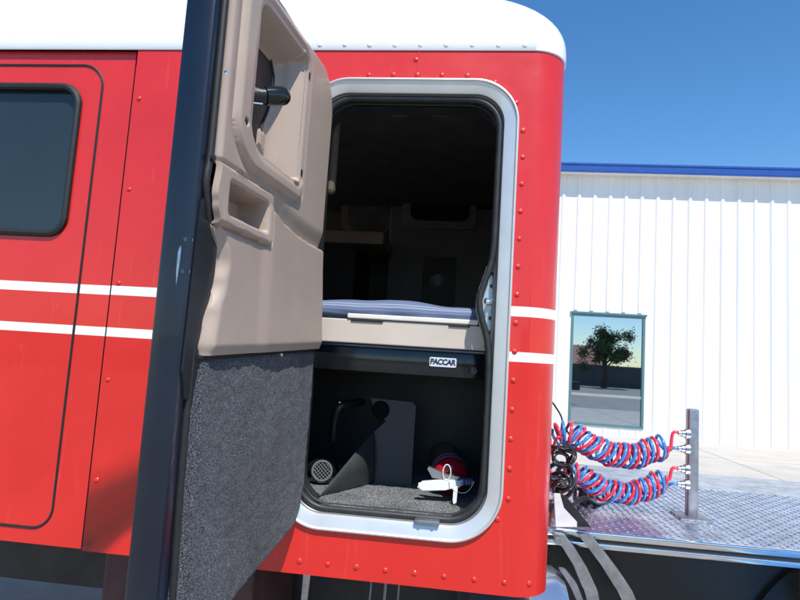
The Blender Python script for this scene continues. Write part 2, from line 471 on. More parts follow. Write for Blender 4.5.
# seal: fat bulb following the opening with a detour round the striker
def seal_path(off, y, bumpw=.0):
    P = rrect(OX0+off, OX1-off, OZ0+off, OZ1-off, .085, .085, .095, .09, 16)
    dense = []
    for i in range(len(P)):
        a, b = P[i], P[(i+1) % len(P)]; L = math.dist(a, b); n = max(1, int(L/.02))
        for k in range(n): dense.append((a[0]+(b[0]-a[0])*k/n, a[1]+(b[1]-a[1])*k/n))
    out = []
    for x, z in dense:
        yy = y
        if x > 0:
            d = (z-1.762)/.085
            w_ = math.exp(-d*d) if abs(d) < 3 else 0
            x -= bumpw*w_
        out.append((x, yy, z))
    return out
bm = bmesh.new(); tube(bm, seal_path(.0505, .018, .034), .0085, 14, True); link('bulb_seal', bm, RUBG, frame, True)
bm = bmesh.new(); tube(bm, seal_path(.0545, .044, .034), .0050, 10, True); link('inner_seal', bm, RUB, frame, True)
# striker plate and pin
bm = bmesh.new()
zz = [1.645+.02*k for k in range(12)]
slab(bm, [(.0865, .078, zz[-1]), (.0865, .078, zz[0])]+[(.066-.032*math.exp(-((z-1.762)/.085)**2), .078, z) for z in zz], (0, -.028, 0))  # depth and inner edge enlarged to block sun from the bunk board
sp_ = link('striker_plate', bm, simple('pale zinc plate', (.52, .58, .58), .35, .5, .12, 30), frame)
bm = bmesh.new()
lathe(bm, (.073, .05, 1.765), (-.35, -1, 0), [(0, .010), (.004, .010), (.004, .0055), (.022, .0055), (.022, .009), (.028, .009), (.030, 0)], 18)
link('striker_pin', bm, CHR, frame, True)
for z in (1.68, 1.72, 1.81, 1.845):
    bm = bmesh.new(); lathe(bm, (.077, .050, z), (0, -1, 0), [(0, .006), (.003, .006), (.004, .003), (.004, 0)], 12); link('striker_bolt', bm, BLK, frame, True)
# drain clip at the sill
c0 = at(427, 521, -.002)
bm = bmesh.new(); box(bm, (c0.x-.033, -.012, OZ0+.040), (c0.x+.033, .012, OZ0+.052), .003)
for dx in (-.018, .018): lathe(bm, (c0.x+dx, -.012, OZ0+.046), (0, -1, 0), [(0, .005), (.002, .005), (.003, 0)], 10)
link('sill_clip', bm, GREYM, frame, True)

# ---- interior shell
FZ = 1.178
bm = bmesh.new()
# jamb tunnel
Y1 = .10
def quad(a, b, c, d): bm.faces.new([bm.verts.new(p) for p in (a, b, c, d)])
jx0, jx1, jz0, jz1 = OX0+.03, OX1-.052, FZ, OZ1-.045
IX0, IX1, IY1, IZ1 = -1.6, .215, 2.15, 2.54
quad((IX0, .03, FZ-.002), (IX1, .03, FZ-.002), (IX1, IY1, FZ-.002), (IX0, IY1, FZ-.002))
quad((IX0, .03, IZ1), (IX1, .03, IZ1), (IX1, IY1, IZ1), (IX0, IY1, IZ1))
quad((IX0, .03, FZ), (IX0, IY1, FZ), (IX0, IY1, 2.0), (IX0, .03, 2.0))
quad((IX1, .10, FZ), (IX1, IY1, FZ), (IX1, IY1, IZ1), (IX1, .10, IZ1))
quad((IX0, IY1, FZ), (IX1, IY1, FZ), (IX1, IY1, IZ1), (IX0, IY1, IZ1))
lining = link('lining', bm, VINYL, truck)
# inner side wall, with the opening cut
bm = bmesh.new()
radial(bm, rrect(OX0+.052, OX1-.052, OZ0+.045, OZ1-.052, .08, .08, .09, .09), (IX0, .16, FZ-.03, IZ1), .06)
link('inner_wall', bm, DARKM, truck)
# dark jamb lip behind the seal
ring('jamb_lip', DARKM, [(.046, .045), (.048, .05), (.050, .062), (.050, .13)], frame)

# floor carpet
bm = bmesh.new()
nx, ny = 60, 40
g = [[bm.verts.new((-.46+.56*i/nx, .018+.60*j/ny, FZ+.004+.0025*noise.noise(Vector((i*.35, j*.35, 0))))) for j in range(ny+1)] for i in range(nx+1)]
for i in range(nx):
    for j in range(ny): bm.faces.new((g[i][j], g[i+1][j], g[i+1][j+1], g[i][j+1]))
link('floor_carpet', bm, FCARP, truck, True)
# bunk shelf: cream board, strip, drawer
bunk = empty('bunk', (0, 0, 0), parent=truck)
bm = bmesh.new(); box(bm, (-.62, .080, 1.629), (.105, .098, 1.698), .003); link('bunk_board', bm, CREAM, bunk)
bm = bmesh.new(); box(bm, (-.62, .098, 1.66), (.105, 1.0, 1.69)); link('bunk_deck', bm, VINYL, bunk)
s0, s1 = at(347, 315, .07), at(478, 325, .07)
bm = bmesh.new(); box(bm, (s0.x, .0745, 1.7005), (s1.x, .104, 1.7145), .003); link('hinge_strip', bm, CREAML, bunk)
for a, b in ((351, 383), (449, 470)):
    p, q = at(a, 320, .078), at(b, 322, .078)
    bm = bmesh.new(); box(bm, (p.x, .076, 1.692), (q.x, .0795, 1.6995), .001); link('slot_shadow', bm, BLK, bunk)  # black bars stand in for the shadow slots under the cream strip
bm = bmesh.new(); box(bm, (-.62, .1, 1.548), (.108, .56, 1.622), .004)
drawer = link('drawer', bm, BLKG, bunk, True)
bm = bmesh.new(); box(bm, (-.60, .088, 1.619), (.100, .110, 1.6275), .003); link('drawer_lip', bm, simple('navy sky reflection', (.02, .04, .10), .25, 0, .1, 20, coat=.5), drawer)  # navy colour paints the sky's reflection along the drawer's top bevel
b0, b1 = (-.0885, 1.5765), (-.0115, 1.603)
bm = bmesh.new(); slab(bm, [(x, .0993, z) for x, z in rrect(b0[0], b1[0], b0[1], b1[1], .004, .004, .004, .004, 5)], (0, -.0025, 0))
badge = link('badge', bm, simple('silver badge', (.72, .74, .78), .3, .3, .04, 40), drawer)
fc = bpy.data.curves.new('lettering', 'FONT'); fc.body = 'PACCAR'; fc.size = .0228; fc.extrude = .0004; fc.offset = .0010; fc.shear = .12
fc.align_x = 'CENTER'; fc.align_y = 'CENTER'; fc.space_character = .93
ft = bpy.data.objects.new('lettering_curve', fc); col.objects.link(ft)
bpy.context.view_layer.update()
fm = bpy.data.meshes.new_from_object(ft.evaluated_get(bpy.context.evaluated_depsgraph_get())); bpy.data.objects.remove(ft)
fo = bpy.data.objects.new('lettering', fm); col.objects.link(fo)
fo.location = ((b0[0]+b1[0])/2-.001, .0962, (b0[1]+b1[1])/2); fo.rotation_euler = (PI/2, 0, 0); fo.scale = (.86, .95, 1)
fm.materials.clear(); fm.materials.append(simple('navy ink', (.01, .015, .05), .4)); fo.parent = badge
lk = at(473, 371, .1)
bm = bmesh.new(); lathe(bm, (lk.x, .1, lk.z), (0, -1, 0), [(0, .0125), (.003, .0125), (.004, .011), (.003, .0085), (.003, .005), (.0045, .004), (.0045, 0)], 24)
link('drawer_lock', bm, simple('dark lock', (.05, .052, .055), .3, .6), drawer, True)

# mattress
mp = []
bm = bmesh.new()
NX, NP = 60, 22
rows = []
for i in range(NX+1):
    x = -.64+.735*i/NX
    top = 1.751+.014*math.exp(-((x+.22)/.16)**2)+.006*noise.noise(Vector((x*9, 0, 0)))
    prof = []
    prof.append((.9, 1.693)); prof.append((.118, 1.693))
    for k in range(NP-5):
        a = -PI/2+PI*k/(NP-6)/1.0
        prof.append((.145-.032*math.cos(a)*(1+.12*noise.noise(Vector((x*14, k*.2, 3)))), (1.693+top)/2+(top-1.693)/2*math.sin(a)))
    prof += [(.22, top+.008), (.4, top+.015), (.9, top+.012)]
    rows.append([bm.verts.new((x, y, z)) for y, z in prof])
for A, B in zip(rows, rows[1:]):
    for k in range(len(A)): bm.faces.new((A[k], B[k], B[(k+1) % len(B)], A[(k+1) % len(A)]))
bm.faces.new(rows[0]); bm.faces.new(rows[-1][::-1])
tag(link('mattress', bm, TICK, None, 'all'), 'blue and white striped mattress lying on the bunk inside the opening', 'mattress')

# under-bunk items
bm = bmesh.new(); box(bm, (-.75, .62, FZ), (IX1-.01, .65, 1.66)); link('bulkhead', bm, DARKM, bunk)
bm = bmesh.new(); box(bm, (.10, .13, FZ), (.112, .62, 1.66)); link('storage_wall', bm, DARKM, bunk)
# divider panel with round hole and the curved gusset in front
def g_at(x, y, Y): return at(x, y, Y)
PANY = .345
p = {k: at(*v, PANY) for k, v in dict(bl=(374, 487), tl=(362, 402), tr=(411, 402), br=(411, 488)).items()}
bm = bmesh.new()
ptl, pm, pn = at(371, 398, PANY), at(386, 421, PANY), at(374, 432, PANY)
slab(bm, [(p['bl'].x, PANY, FZ), (p['br'].x, PANY, FZ), (p['br'].x, PANY, p['tr'].z-.012), (p['br'].x-.012, PANY, p['tr'].z), (ptl.x, PANY, ptl.z), (ptl.x+.01, PANY, ptl.z-.03), (pm.x, PANY, pm.z), (pn.x, PANY, pn.z)], (0, .006, 0))
panel = link('divider_panel', bm, simple('slate panel', (.042, .048, .056), .45, 0, .15, 9, .1, 90), truck)
hc = at(381, 405, PANY)
bm = bmesh.new(); lathe(bm, (hc.x, PANY-.001, hc.z-.016), (0, -1, 0), [(0, .030), (.004, .028), (.004, 0)], 30); link('hole_disc', bm, simple('matt hole black', (.006, .006, .007), .9, spec=.15), panel, True)  # solid black disc stands in for the dark inside of the hole
# gusset sheet: ruled patch between floor edge and diagonal edge, bulging toward the opening
A0 = atz(318, 497, FZ+.006); B0 = atz(375, 488, FZ+.006); B0.y = PANY-.002; B0.x = p['bl'].x
T0 = at(374, 430, PANY-.002)
bm = bmesh.new(); N = 24; G = []
for i in range(N+1):
    t = i/N
    lo_ = A0.lerp(B0, t); hi = A0.lerp(T0, t)
    G.append([])
    for j in range(N+1):
        u = j/N; q = lo_.lerp(hi, u)
        bulge = .045*math.sin(PI*u)*t*(1-.35*t)
        q = q+Vector((.25, -1, .15))*bulge
        G[-1].append(bm.verts.new(q))
for i in range(N):
    for j in range(N):
        bm.faces.new((G[i][j], G[i+1][j], G[i+1][j+1], G[i][j+1]))
bmesh.ops.remove_doubles(bm, verts=bm.verts[:], dist=.0003)
gus = link('gusset_flap', bm, simple('black satin sheet', (.032, .037, .038), .33, 0, .2, 15, .1, 40), truck, 'all')
so = gus.modifiers.new('solid', 'SOLIDIFY'); so.thickness = .003

# duct with round grille, hose elbow
d0 = at(322, 471, .26)
duct = empty('air_duct', (0, 0, 0), parent=truck)
bm = bmesh.new()
ax = Vector((.25, -.9, .25)).normalized(); a_ = ax.orthogonal().normalized(); b_ = ax.cross(a_)
tube(bm, [d0+(a_*math.cos(2*PI*k/32)+b_*math.sin(2*PI*k/32))*.030 for k in range(32)], .0042, 8, True)
link('grille_ring', bm, simple('grey ring', (.12, .13, .135), .4, .2, .1, 20), duct, True)
bm = bmesh.new()
for k in range(-3, 4):
    h = math.sqrt(max(0, .029**2-(k*.0082)**2))
    for va, vb in ((a_, b_), (b_, a_)):
        tube(bm, [d0+va*k*.0082-vb*h, d0+va*k*.0082+vb*h], .0016, 6)
link('grille_mesh', bm, simple('grey mesh', (.10, .11, .115), .4, .2, .1, 20), duct, True)
bm = bmesh.new(); lathe(bm, d0+ax*.003, -ax, [(.0, .036), (.02, .044), (.05, .058), (.10, .062), (.16, .06), (.24, .05)], 30); link('duct_body', bm, BLKG, duct, True)
h0 = at(340, 410, .30)
bm = bmesh.new()
tube(bm, smoothpath([h0+Vector((-.02, .02, -.10)), h0+Vector((-.015, 0, -.03)), h0+Vector((.0, -.01, .012)), h0+Vector((.03, .03, .02)), h0+Vector((.05, .12, .02))], 8), .014, 14)
link('hose_elbow', bm, BLK, duct, True)
bm = bmesh.new(); lathe(bm, h0+Vector((0, -.02, .028)), (.2, -.3, 1), [(0, .010), (.004, .010), (.006, .004), (.010, 0)], 12); link('clamp_bolt', bm, CHR, duct, True)

# far interior: cabinets, recesses, shelf, speaker, ceiling lamps
FY = 1.9
def fz(x, y, Y=FY): return at(x, y, Y)
cab = empty('cabinet', (0, 0, 0), parent=truck)
bm = bmesh.new(); a, b = fz(392, 190), fz(492, 305); box(bm, (a.x, FY, FZ), (IX1-.003, IY1-.01, IZ1-.01), .01); link('cabinet_body', bm, simple('dark grey laminate', (.15, .15, .155), .5, 0, .15, 6), cab)
def rr3(x0, y0, x1, y1, Y, r, th, mat, name, par, lab=None):
    a, b = fz(x0, y1, Y), fz(x1, y0, Y)
    bm = bmesh.new(); slab(bm, [(x, Y, z) for x, z in rrect(a.x, b.x, a.z, b.z, r, r, r, r, 8)], (0, -th, 0)); return link(name, bm, mat, par)
rr3(401, 192, 477, 228, FY-.001, .05, .018, TAN, 'window_surround', cab)
rr3(410, 200, 470, 220, FY-.0195, .05, .006, simple('dark pane', (.008, .010, .016), .12, 0, .1, 5), 'window_pane', cab)
rr3(421, 258, 457, 304, FY-.001, .02, .012, DARKM, 'speaker_box', cab)
q = fz(438, 282, FY-.016)
bm = bmesh.new(); lathe(bm, q, (0, -1, 0), [(0, .05), (.006, .048), (.004, .03), (.002, .02), (.006, .0)], 30); link('speaker_cone', bm, simple('speaker grey blue', (.07, .08, .11), .35), cab, True)
rr3(340, 192, 394, 232, FY+.1, .07, .018, TAN, 'arched_surround', cab)
rr3(347, 198, 388, 230, FY+.08, .06, .006, VINYL, 'arched_recess', cab)
a, b = fz(300, 241, 1.5), fz(384, 232, 1.5)
bm = bmesh.new(); box(bm, (-1.5, 1.5, a.z), (b.x, IY1-.01, b.z), .006); link('shelf', bm, simple('tan shelf', (.36, .30, .22), .5), cab)
bm = bmesh.new(); box(bm, (-1.5, 1.6, FZ), (fz(356, 250, 1.6).x, IY1-.02, fz(356, 243, 1.6).z), .006); link('cupboard', bm, DARKM, cab)
for x in (399, 440):
    c = atz(x, 107, IZ1-.003)
    bm = bmesh.new(); box(bm, (c.x-.035, c.y-.05, IZ1-.022), (c.x+.035, c.y+.05, IZ1-.002), .008); link('ceiling_lamp', bm, simple('dull lens', (.20, .24, .22), .3), lining)
c = at(334, 150, .14)
bm = bmesh.new(); box(bm, (c.x-.02, .13, c.z-.14), (c.x+.012, .16, c.z+.10), .012); link('grab_strap', bm, simple('brown strap', (.10, .07, .045), .7), lining)

# ================================================================== DOOR
A = Vector((-.402, -.015, 0)); B = Vector((-.468, -.55, 0))
DV = (B-A).normalized(); NR = Vector((-DV.y, DV.x, 0)); NR = NR if NR.x > 0 else -NR
def D(s, n, z): return A+DV*s+NR*n+Vector((0, 0, z))
def dpt(x, y, n=0.):
    d = ray(x, y); o = CAM-(A+NR*n); k = -(Vector((o.x, o.y, 0)).dot(NR))/(Vector((d.x, d.y, 0)).dot(NR))
    p = CAM+d*k; return (p-A).dot(DV), p.z
door = empty('door', (0, 0, 0), parent=truck)
door['label'] = 'open sleeper door with beige upper panel and grey carpet below'
ZTOP = 2.386
def sR(z):            # hinge-side outline
    t = interp(z, [(1.05, .33), (1.068, .308), (1.089, .221), (1.113, .119), (1.132, .045), (1.15, .003), (1.205, -.021), (1.247, -.031), (1.41, -.036), (1.60, -.035), (1.70, -.026), (1.86, -.013), (2.0, -.012), (2.15, -.015), (2.255, -.016)])
    if z > 2.255:
        q = (z-2.255)/(ZTOP-2.255); t = -.016+.13*(1-(1-q**2.2)**.5 if q < 1 else 1)
    return t
def sL(z):
    t = interp(z, [(1.0, .52), (1.5, .535), (1.60, .536), (1.66, .527), (1.72, .508), (1.765, .498), (1.795, .501), (1.845, .532), (1.88, .545), (1.9, .55), (1.95, .544), (2.3, .545)])
    if z > 2.30:
        q = (z-2.30)/(ZTOP-2.30); t = .545-.08*(1-math.sqrt(max(0, 1-q*q)))
    return t
def rsdf(s, z, s0, s1, z0, z1, r):
    cx, cz = (s0+s1)/2, (z0+z1)/2
    if isinstance(r, tuple): r = r[(1 if s > cx else 0)+(2 if z > cz else 0)]
    dx = abs(s-cx)-(s1-s0)/2+r; dz = abs(z-cz)-(z1-z0)/2+r
    return math.hypot(max(dx, 0), max(dz, 0))+min(max(dx, dz), 0)-r
seamz = lambda s: 1.603-.052*s
def crease(s):        # z of the moulded crease
    return interp(s, [(-.04, 1.881), (.10, 1.881), (.16, 1.884), (.24, 1.894), (.31, 1.912), (.40, 1.94), (.6, 1.96)])
def hup(s, z):
    h = 0.
    dz = z-crease(s)
    cz = ss(.36-s, 0, .06)
    if dz > 0: h += -.012*cz*(1-ss(dz, 0, .055))**1.0
    else: h += .006*cz*ss(-dz, 0, .008)
    # lower padded part: slight bulge, rolling in at the seam
    if dz <= 0: h += .009*max(0, min(1, (1.88-z)/.29))
    h -= .008*(1-ss(z-seamz(s), 0, .024))
    # outer edges
    eL = sL(z)-s; eR = s-sR(z)
    wb = 1-ss(z, 1.74, 1.83); wL = .012+.018*wb
    h -= (.008+.014*wb)*(1-ss(eL, 0, wL))**1.5
    h -= .006*(1-ss(eR, 0, .010))
    h -= .008*(1-ss(ZTOP-z, 0, .012))
    # window recess: raised rim, deep well
    do = rsdf(s, z, .166, .508, 1.964, 2.368, (.035, .10, .06, .06))
    di = rsdf(s, z, .182, .449, 2.006, 2.340, (.035, .07, .05, .05))
    if do < .03:
        if do > 0: h -= .004*(1-ss(do, 0, .02))
        if di > 0: h += .010*ss(-do, 0, .012)*(1-.5*(1-ss(di, 0, .022))**2)
        elif do < 0:
            h += .005
            a = ss(s-.182, 0, .075); b = ss(.449-s, 0, .016); c = ss(z-2.006, 0, .020); d_ = ss(2.340-z, 0, .055)
            dep = min(a, b, c, d_)
            h -= .072*dep*ss(-di, 0, .012)
            # stepped facets of the well
            h += .006*(1-ss(s, .225, .229))*ss(s, .195, .2)
            h += .010*ss(s, .262, .270)*(1-ss(z, 2.10, 2.125))*(1-ss(s, .285, .31))*ss(z, 2.01, 2.03)
    # pull pocket block
    dp = rsdf(s, z, .318, .62, 1.826-.0, 1.944, .012)
    dq = rsdf(s, z, .343, .508, 1.850, 1.917, .008)
    if dp < .02:
        if dp > 0: h -= .007*(1-ss(dp, 0, .010))
        elif dq > 0: h = max(h, 0)+.0085*ss(-dp, 0, .008)-.003*(1-ss(dq, 0, .005))
        else:
            h = .0055-.068*ss(-dq, 0, .009)
    # pivot dimple
    dd = math.hypot((s-.473), (z-2.049))
    if dd < .009: h -= .010*(1-ss(dd, .004, .009))
    return h
def patch(name, mat, z0f, z1f, hf, nz, ns, parent, thick=.0):
    bm = bmesh.new(); G = []
    for j in range(nz+1):
        G.append([])
        for i in range(ns+1):
            u = i/ns; v = j/nz
            zc = z0f(0)+(z1f(0)-z0f(0))*v
            a, b = sR(zc), sL(zc); s = a+(b-a)*u
            z = z0f(s)+(z1f(s)-z0f(s))*v
            G[-1].append(bm.verts.new(D(s, hf(s, z), z)))
    for j in range(nz):
        for i in range(ns): bm.faces.new((G[j][i], G[j][i+1], G[j+1][i+1], G[j+1][i]))
    # returned edge
    edge = [G[j][0] for j in range(nz+1)]+[G[nz][i] for i in range(1, ns+1)]+[G[j][ns] for j in range(nz-1, -1, -1)]+[G[0][i] for i in range(ns-1, 0, -1)]
    back = [bm.verts.new(v.co-NR*.014) for v in edge]
    n = len(edge)
    for k in range(n): bm.faces.new((edge[k], edge[(k+1) % n], back[(k+1) % n], back[k]))
    return link(name, bm, mat, parent, True)
seamz = lambda s: 1.603-.052*s
trim = patch('trim_panel', BEIGE, lambda s: seamz(s)+.002, lambda s: ZTOP, hup, 290, 200, door)
def hcar(s, z):
    eL = sL(z)-s; eR = s-sR(z)
    h = -.006-.014*(1-ss(eL, 0, .03))-.008*(1-ss(eR, 0, .015))
    h += .0025*noise.noise(Vector((s*9, z*7, 1)))+.0016*noise.noise(Vector((s*45, z*45, 1)))+.0008*noise.noise(Vector((s*130, z*130, 1)))
    h -= .010*(1-ss(seamz(s)-z, 0, .014))
    return h
# carpet: bottom edge is slanted and rounded at the hinge side
def carpet_panel():
    bm = bmesh.new(); ns, nz = 130, 130; G = []
    def zb(s): return interp(s, [(-.036, 1.30), (-.03, 1.235), (-.021, 1.205), (-.010, 1.172), (.003, 1.150), (.03, 1.134), (.06, 1.127)]) if s < .06 else 1.127-(s-.06)*.235
    for j in range(nz+1):
        G.append([])
        for i in range(ns+1):
            s = -.0345+(.5365+.0345)*(i/ns)**1.15
            z0 = zb(s); z1 = seamz(s)-.006
            z = z0+(z1-z0)*j/nz
            h = hcar(max(s, -.03), z)-.006*(1-ss(z-z0, 0, .012))
            G[-1].append(bm.verts.new(D(s, h, z)))
    for j in range(nz):
        for i in range(ns): bm.faces.new((G[j][i], G[j][i+1], G[j+1][i+1], G[j+1][i]))
    edge = [G[j][0] for j in range(nz+1)]+[G[nz][i] for i in range(1, ns+1)]+[G[j][ns] for j in range(nz-1, -1, -1)]+[G[0][i] for i in range(ns-1, 0, -1)]
    back = [bm.verts.new(v.co-NR*.016) for v in edge]; n = len(edge)
    for k in range(n): bm.faces.new((edge[k], edge[(k+1) % n], back[(k+1) % n], back[k]))
    return link('carpet_panel', bm, CARP, door, True)
carpet_panel()
# dark seam strip between panel and carpet
bm = bmesh.new()
tube(bm, [D(s, -.016, seamz(s)-.002) for s in (-.033, .1, .25, .4, .535)], .007, 8); link('seam_binding', bm, RUB, door, True)
bm = bmesh.new(); q = dpt(282, 355, -.006); lathe(bm, D(q[0], -.012, q[1]), NR, [(0, .0045), (.006, .0045), (.008, 0)], 12); link('push_pin', bm, WPL, door, True)
# shell
def shell():
    bm = bmesh.new()
    out = []
    zs = [1.10+(2.30-1.10)*k/30 for k in range(31)]
    R = [(-.030, 1.26), (-.026, 1.215), (-.012, 1.175), (.010, 1.150), (.05, 1.137), (.20, 1.103), (.40, 1.056), (.535, 1.025), (.565, 1.03), (.578, 1.06)]
    L = [(.580, z) for z in (1.2, 1.4, 1.6, 1.8, 2.0, 2.2, 2.31)]+[(.578, 2.35), (.565, 2.385), (.54, 2.403), (.50, 2.410), (.3, 2.410), (.14, 2.400), (.07, 2.375), (.02, 2.335), (.000, 2.28), (-.010, 1.9), (-.024, 1.6), (-.030, 1.4)]
    P = R+L
    def loop(n, sc_):
        cs, cz = .275, 1.72
        return [bm.verts.new(D(s+(-sc_ if s > cs else sc_), n, z+(-sc_ if z > cz else sc_))) for s, z in P]
    R_ = [loop(-.024, .045), loop(-.018, .012), loop(-.020, .004), loop(-.026, 0), loop(-.074, 0), loop(-.080, .003), loop(-.082, .01)]
    for a, b in zip(R_, R_[1:]):
        n = len(a)
        for k in range(n): bm.faces.new((a[k], a[(k+1) % n], b[(k+1) % n], b[k]))
    bm.faces.new(R_[-1])
    return link('door_shell', bm, NAVY, door, True)
shell()
# perimeter rubber on the free edge
bm = bmesh.new()
pts = [D(sL(z)+.006, -.016 if z > 1.83 else -.020, z) for z in [1.06+.02*k for k in range(63)]]
tube(bm, pts, .0075, 10); link('edge_rubber', bm, RUB, door, True)
# black latch carrier below the pull pocket
bm = bmesh.new()
P = [(.520, 1.855), (.550, 1.87), (.566, 1.86), (.572, 1.55), (.560, 1.50), (.535, 1.50), (.520, 1.62), (.502, 1.70), (.500, 1.78)]
slab(bm, [D(s, -.040, z) for s, z in P], NR*.026)
latch = link('latch_carrier', bm, simple('black moulded latch', (.010, .014, .018), .3, 0, .2, 30), door)
for z in (1.785, 1.727):
    bm = bmesh.new(); lathe(bm, D(.566, -.030, z), DV, [(-.004, .011), (.008, .011), (.010, .008), (.010, .004), (.014, .004), (.014, 0)], 20)
    link('latch_roller', bm, GREYM, latch, True)
bm = bmesh.new(); tube(bm, [D(.572, -.036, 1.80), D(.578, -.040, 1.76), D(.576, -.040, 1.70)], .004, 8); link('latch_fork', bm, STEEL, latch, True)
# screw heads along the free edge
for x, y in ((227, 74), (214, 158)):
    s, z = dpt(x, y, -.008)
    bm = bmesh.new(); lathe(bm, D(s+.004, -.010, z), NR, [(0, .007), (.004, .007), (.006, .003), (.006, 0)], 14); link('screw', bm, CHR if y < 100 else BLK, door, True)
for x, y in ((309, 76), (301, 173)):
    s, z = dpt(x, y, .004)
    bm = bmesh.new(); slab(bm, [D(s+a, .003, z+b) for a, b in ((-.003, -.008), (.003, -.008), (.003, .008), (-.003, .008))], NR*.004); link('rim_clip', bm, BLK, trim)
s, z = .473, 2.049
bm = bmesh.new(); lathe(bm, D(s, .004, z), NR, [(0, .0065), (.0035, .006), (.0035, 0)], 16); link('screw_recess', bm, BLK, trim, True)
# vent window at the bottom of the well
NW = -.066
poly = [(257, 36), (262, 44), (269, 60), (272, 76), (271, 92), (266, 110), (260, 125), (258, 138), (261, 150)]
pp = [dpt(x, y, NW) for x, y in poly]
pp = pp+[(.425, pp[-1][1]), (.432, pp[-1][1]+.02), (.432, pp[0][1]-.02), (.42, pp[0][1])]
bm = bmesh.new(); slab(bm, [D(s, -.0705, z) for s, z in pp], NR*.0075); vw = link('vent_window', bm, BLK, door)
bm = bmesh.new(); tube(bm, [D(s, NW+.004, z) for s, z in [(a[0]-.002, a[1]) for a in pp[:9]]], .0032, 8); link('window_gasket', bm, RUB, vw, True)
# latch lever
k1 = dpt(281, 96, .005); kA = dpt(262, 96, -.025); kB = dpt(252, 97, -.040)
bm = bmesh.new()
P0 = D(kB[0]+.02, -.058, kB[1]); P1 = D(kA[0], -.022, kA[1]); P2 = D(k1[0]+.004, -.004, k1[1]); P3 = D(k1[0]-.006, .022, k1[1]+.001)
dirv = (P3-P1).normalized()
lathe(bm, P1+dirv*.004, dirv, [(0, 0), (0, .018), (.002, .0205), (.02, .0215), (.036, .0215), (.048, .019), (.055, .013), (.058, .006), (.059, 0)], 28)
lever = link('vent_lever', bm, BLKG, door, True)
bm = bmesh.new()
tube(bm, [P0, P0.lerp(P1, .5), P1+dirv*.006], [.013, .014, .017], 14); link('lever_arm', bm, BLK, lever, True)
bm = bmesh.new(); pth = [P0+Vector((0, 0, -.018)), P1+Vector((0, 0, -.018))]
tube(bm, pth, .0018, 6); link('lever_rod', bm, CHR, lever, True)
# illegible little white mark on the lever arm and script on the pull: short strokes
bm = bmesh.new()
mid = P0.lerp(P1, .62)
for k in range(7):
    q = mid+(P1-P0).normalized()*(k-3)*.0036+NR*.010+Vector((0, -.011, .008-.0009*k))
    tube(bm, [q, q+Vector((.0004, -.0008, .0045))], .0008, 5)
link('lever_marking', bm, WPL, lever)
bm = bmesh.new()
l0 = dpt(238, 177, .019); l1 = dpt(247, 183, .019)
def L_(a, b): return D(l0[0]+(l1[0]-l0[0])*a, .0185, 1.9315+b*.009)
for st in ([(0.18, .9), (.05, .7), (0, .3), (.08, -.1), (.2, -.3)], [(.25, .1), (.3, -.3), (.42, -.1), (.38, .3), (.28, .2)], [(.5, .9), (.52, -.3), (.66, -.1), (.62, .3)], [(.74, .35), (.75, -.3), (.86, .3)], [(.9, .3), (1.0, .35), (1.02, -.25), (.9, -.2)], [(.2, .75), (.36, .85), (.5, .6)]):
    tube(bm, [L_(a, b) for a, b in st], .00045, 5)
link('pull_lettering', bm, BLK, trim)
# hinge knuckles
for z in (1.35, 1.8, 2.2):
    bm = bmesh.new(); tube(bm, [D(-.02, -.065, z-.04), D(-.02, -.065, z+.04)], .010, 12); link('door_hinge', bm, BLK, door, True)

# ================================================================== CAB (beyond the open door)
cabx = empty('cab_side', (0, 0, 0), parent=truck)
bm = bmesh.new()
YC = .012
radial(bm, rrect(-2.05, -1.20, 1.90, 2.36, .09, .06, .05, .05), (-3.2, XL-.012, ZB, ZT), YC)
link('cab_wall', bm, RED, cabx)
bm = bmesh.new(); box(bm, (XL-.03, .02, ZB), (XL+.02, .06, ZT)); link('joint_gaiter', bm, RUB, cabx)
bm = bmesh.new(); slab(bm, [(x, YC+.012, z) for x, z in rrect(-2.06, -1.19, 1.89, 2.37, .09, .06, .05, .05)], (0, .004, 0)); link('cab_window', bm, simple('dark tinted glass', (.02, .03, .035), .04, 0, .1, 3), cabx)
bm = bmesh.new(); tube(bm, [(x, YC-.002, z) for x, z in rrect(-2.05, -1.20, 1.90, 2.36, .09, .06, .05, .05)], .011, 8, True); link('window_gasket', bm, RUB, cabx, True)
bm = bmesh.new(); tube(bm, [(x, YC, z) for x, z in rrect(-2.2, -1.13, 1.05, 2.43, .10, .07, .06, .06)], .004, 6, True); link('cab_door_gap', bm, RUB, cabx, True)

# underside, tanks, frame
under = empty('chassis', (0, 0, 0), parent=truck)
bm = bmesh.new(); box(bm, (-3.2, .70, .60), (5.2, .78, .96), .004); box(bm, (-3.2, 1.52, .60), (5.2, 1.60, .96), .004)
for x in (.62, 1.3, 2.2): box(bm, (x, .78, .66), (x+.08, 1.52, .90))
link('frame_rail', bm, FRAMEB, under)
bm = bmesh.new(); box(bm, (-1.2, .12, .985), (XR-.02, 2.28, 1.001)); link('floor_pan', bm, FRAMEB, under)
bm = bmesh.new(); box(bm, (-1.05, .16, .45), (-.575, .62, .975), .012); link('battery_box', bm, BROWNRED, under)
for x, w_ in ((-.262, .004), (-.213, .006), (-.168, .004)):
    bm = bmesh.new(); tube(bm, smoothpath([(x, .42, .99), (x+.004, .42, .85), (x-.006, .44, .6), (x, .5, .4)], 6), w_, 8); link('drop_pipe', bm, GREYM, under, True)
bm = bmesh.new(); slab(bm, [(-.485, .40, .985), (-.455, .40, .985), (-.478, .40, .55), (-.49, .40, .55)], (0, .01, 0)); link('hanger_bracket', bm, STEEL, under)
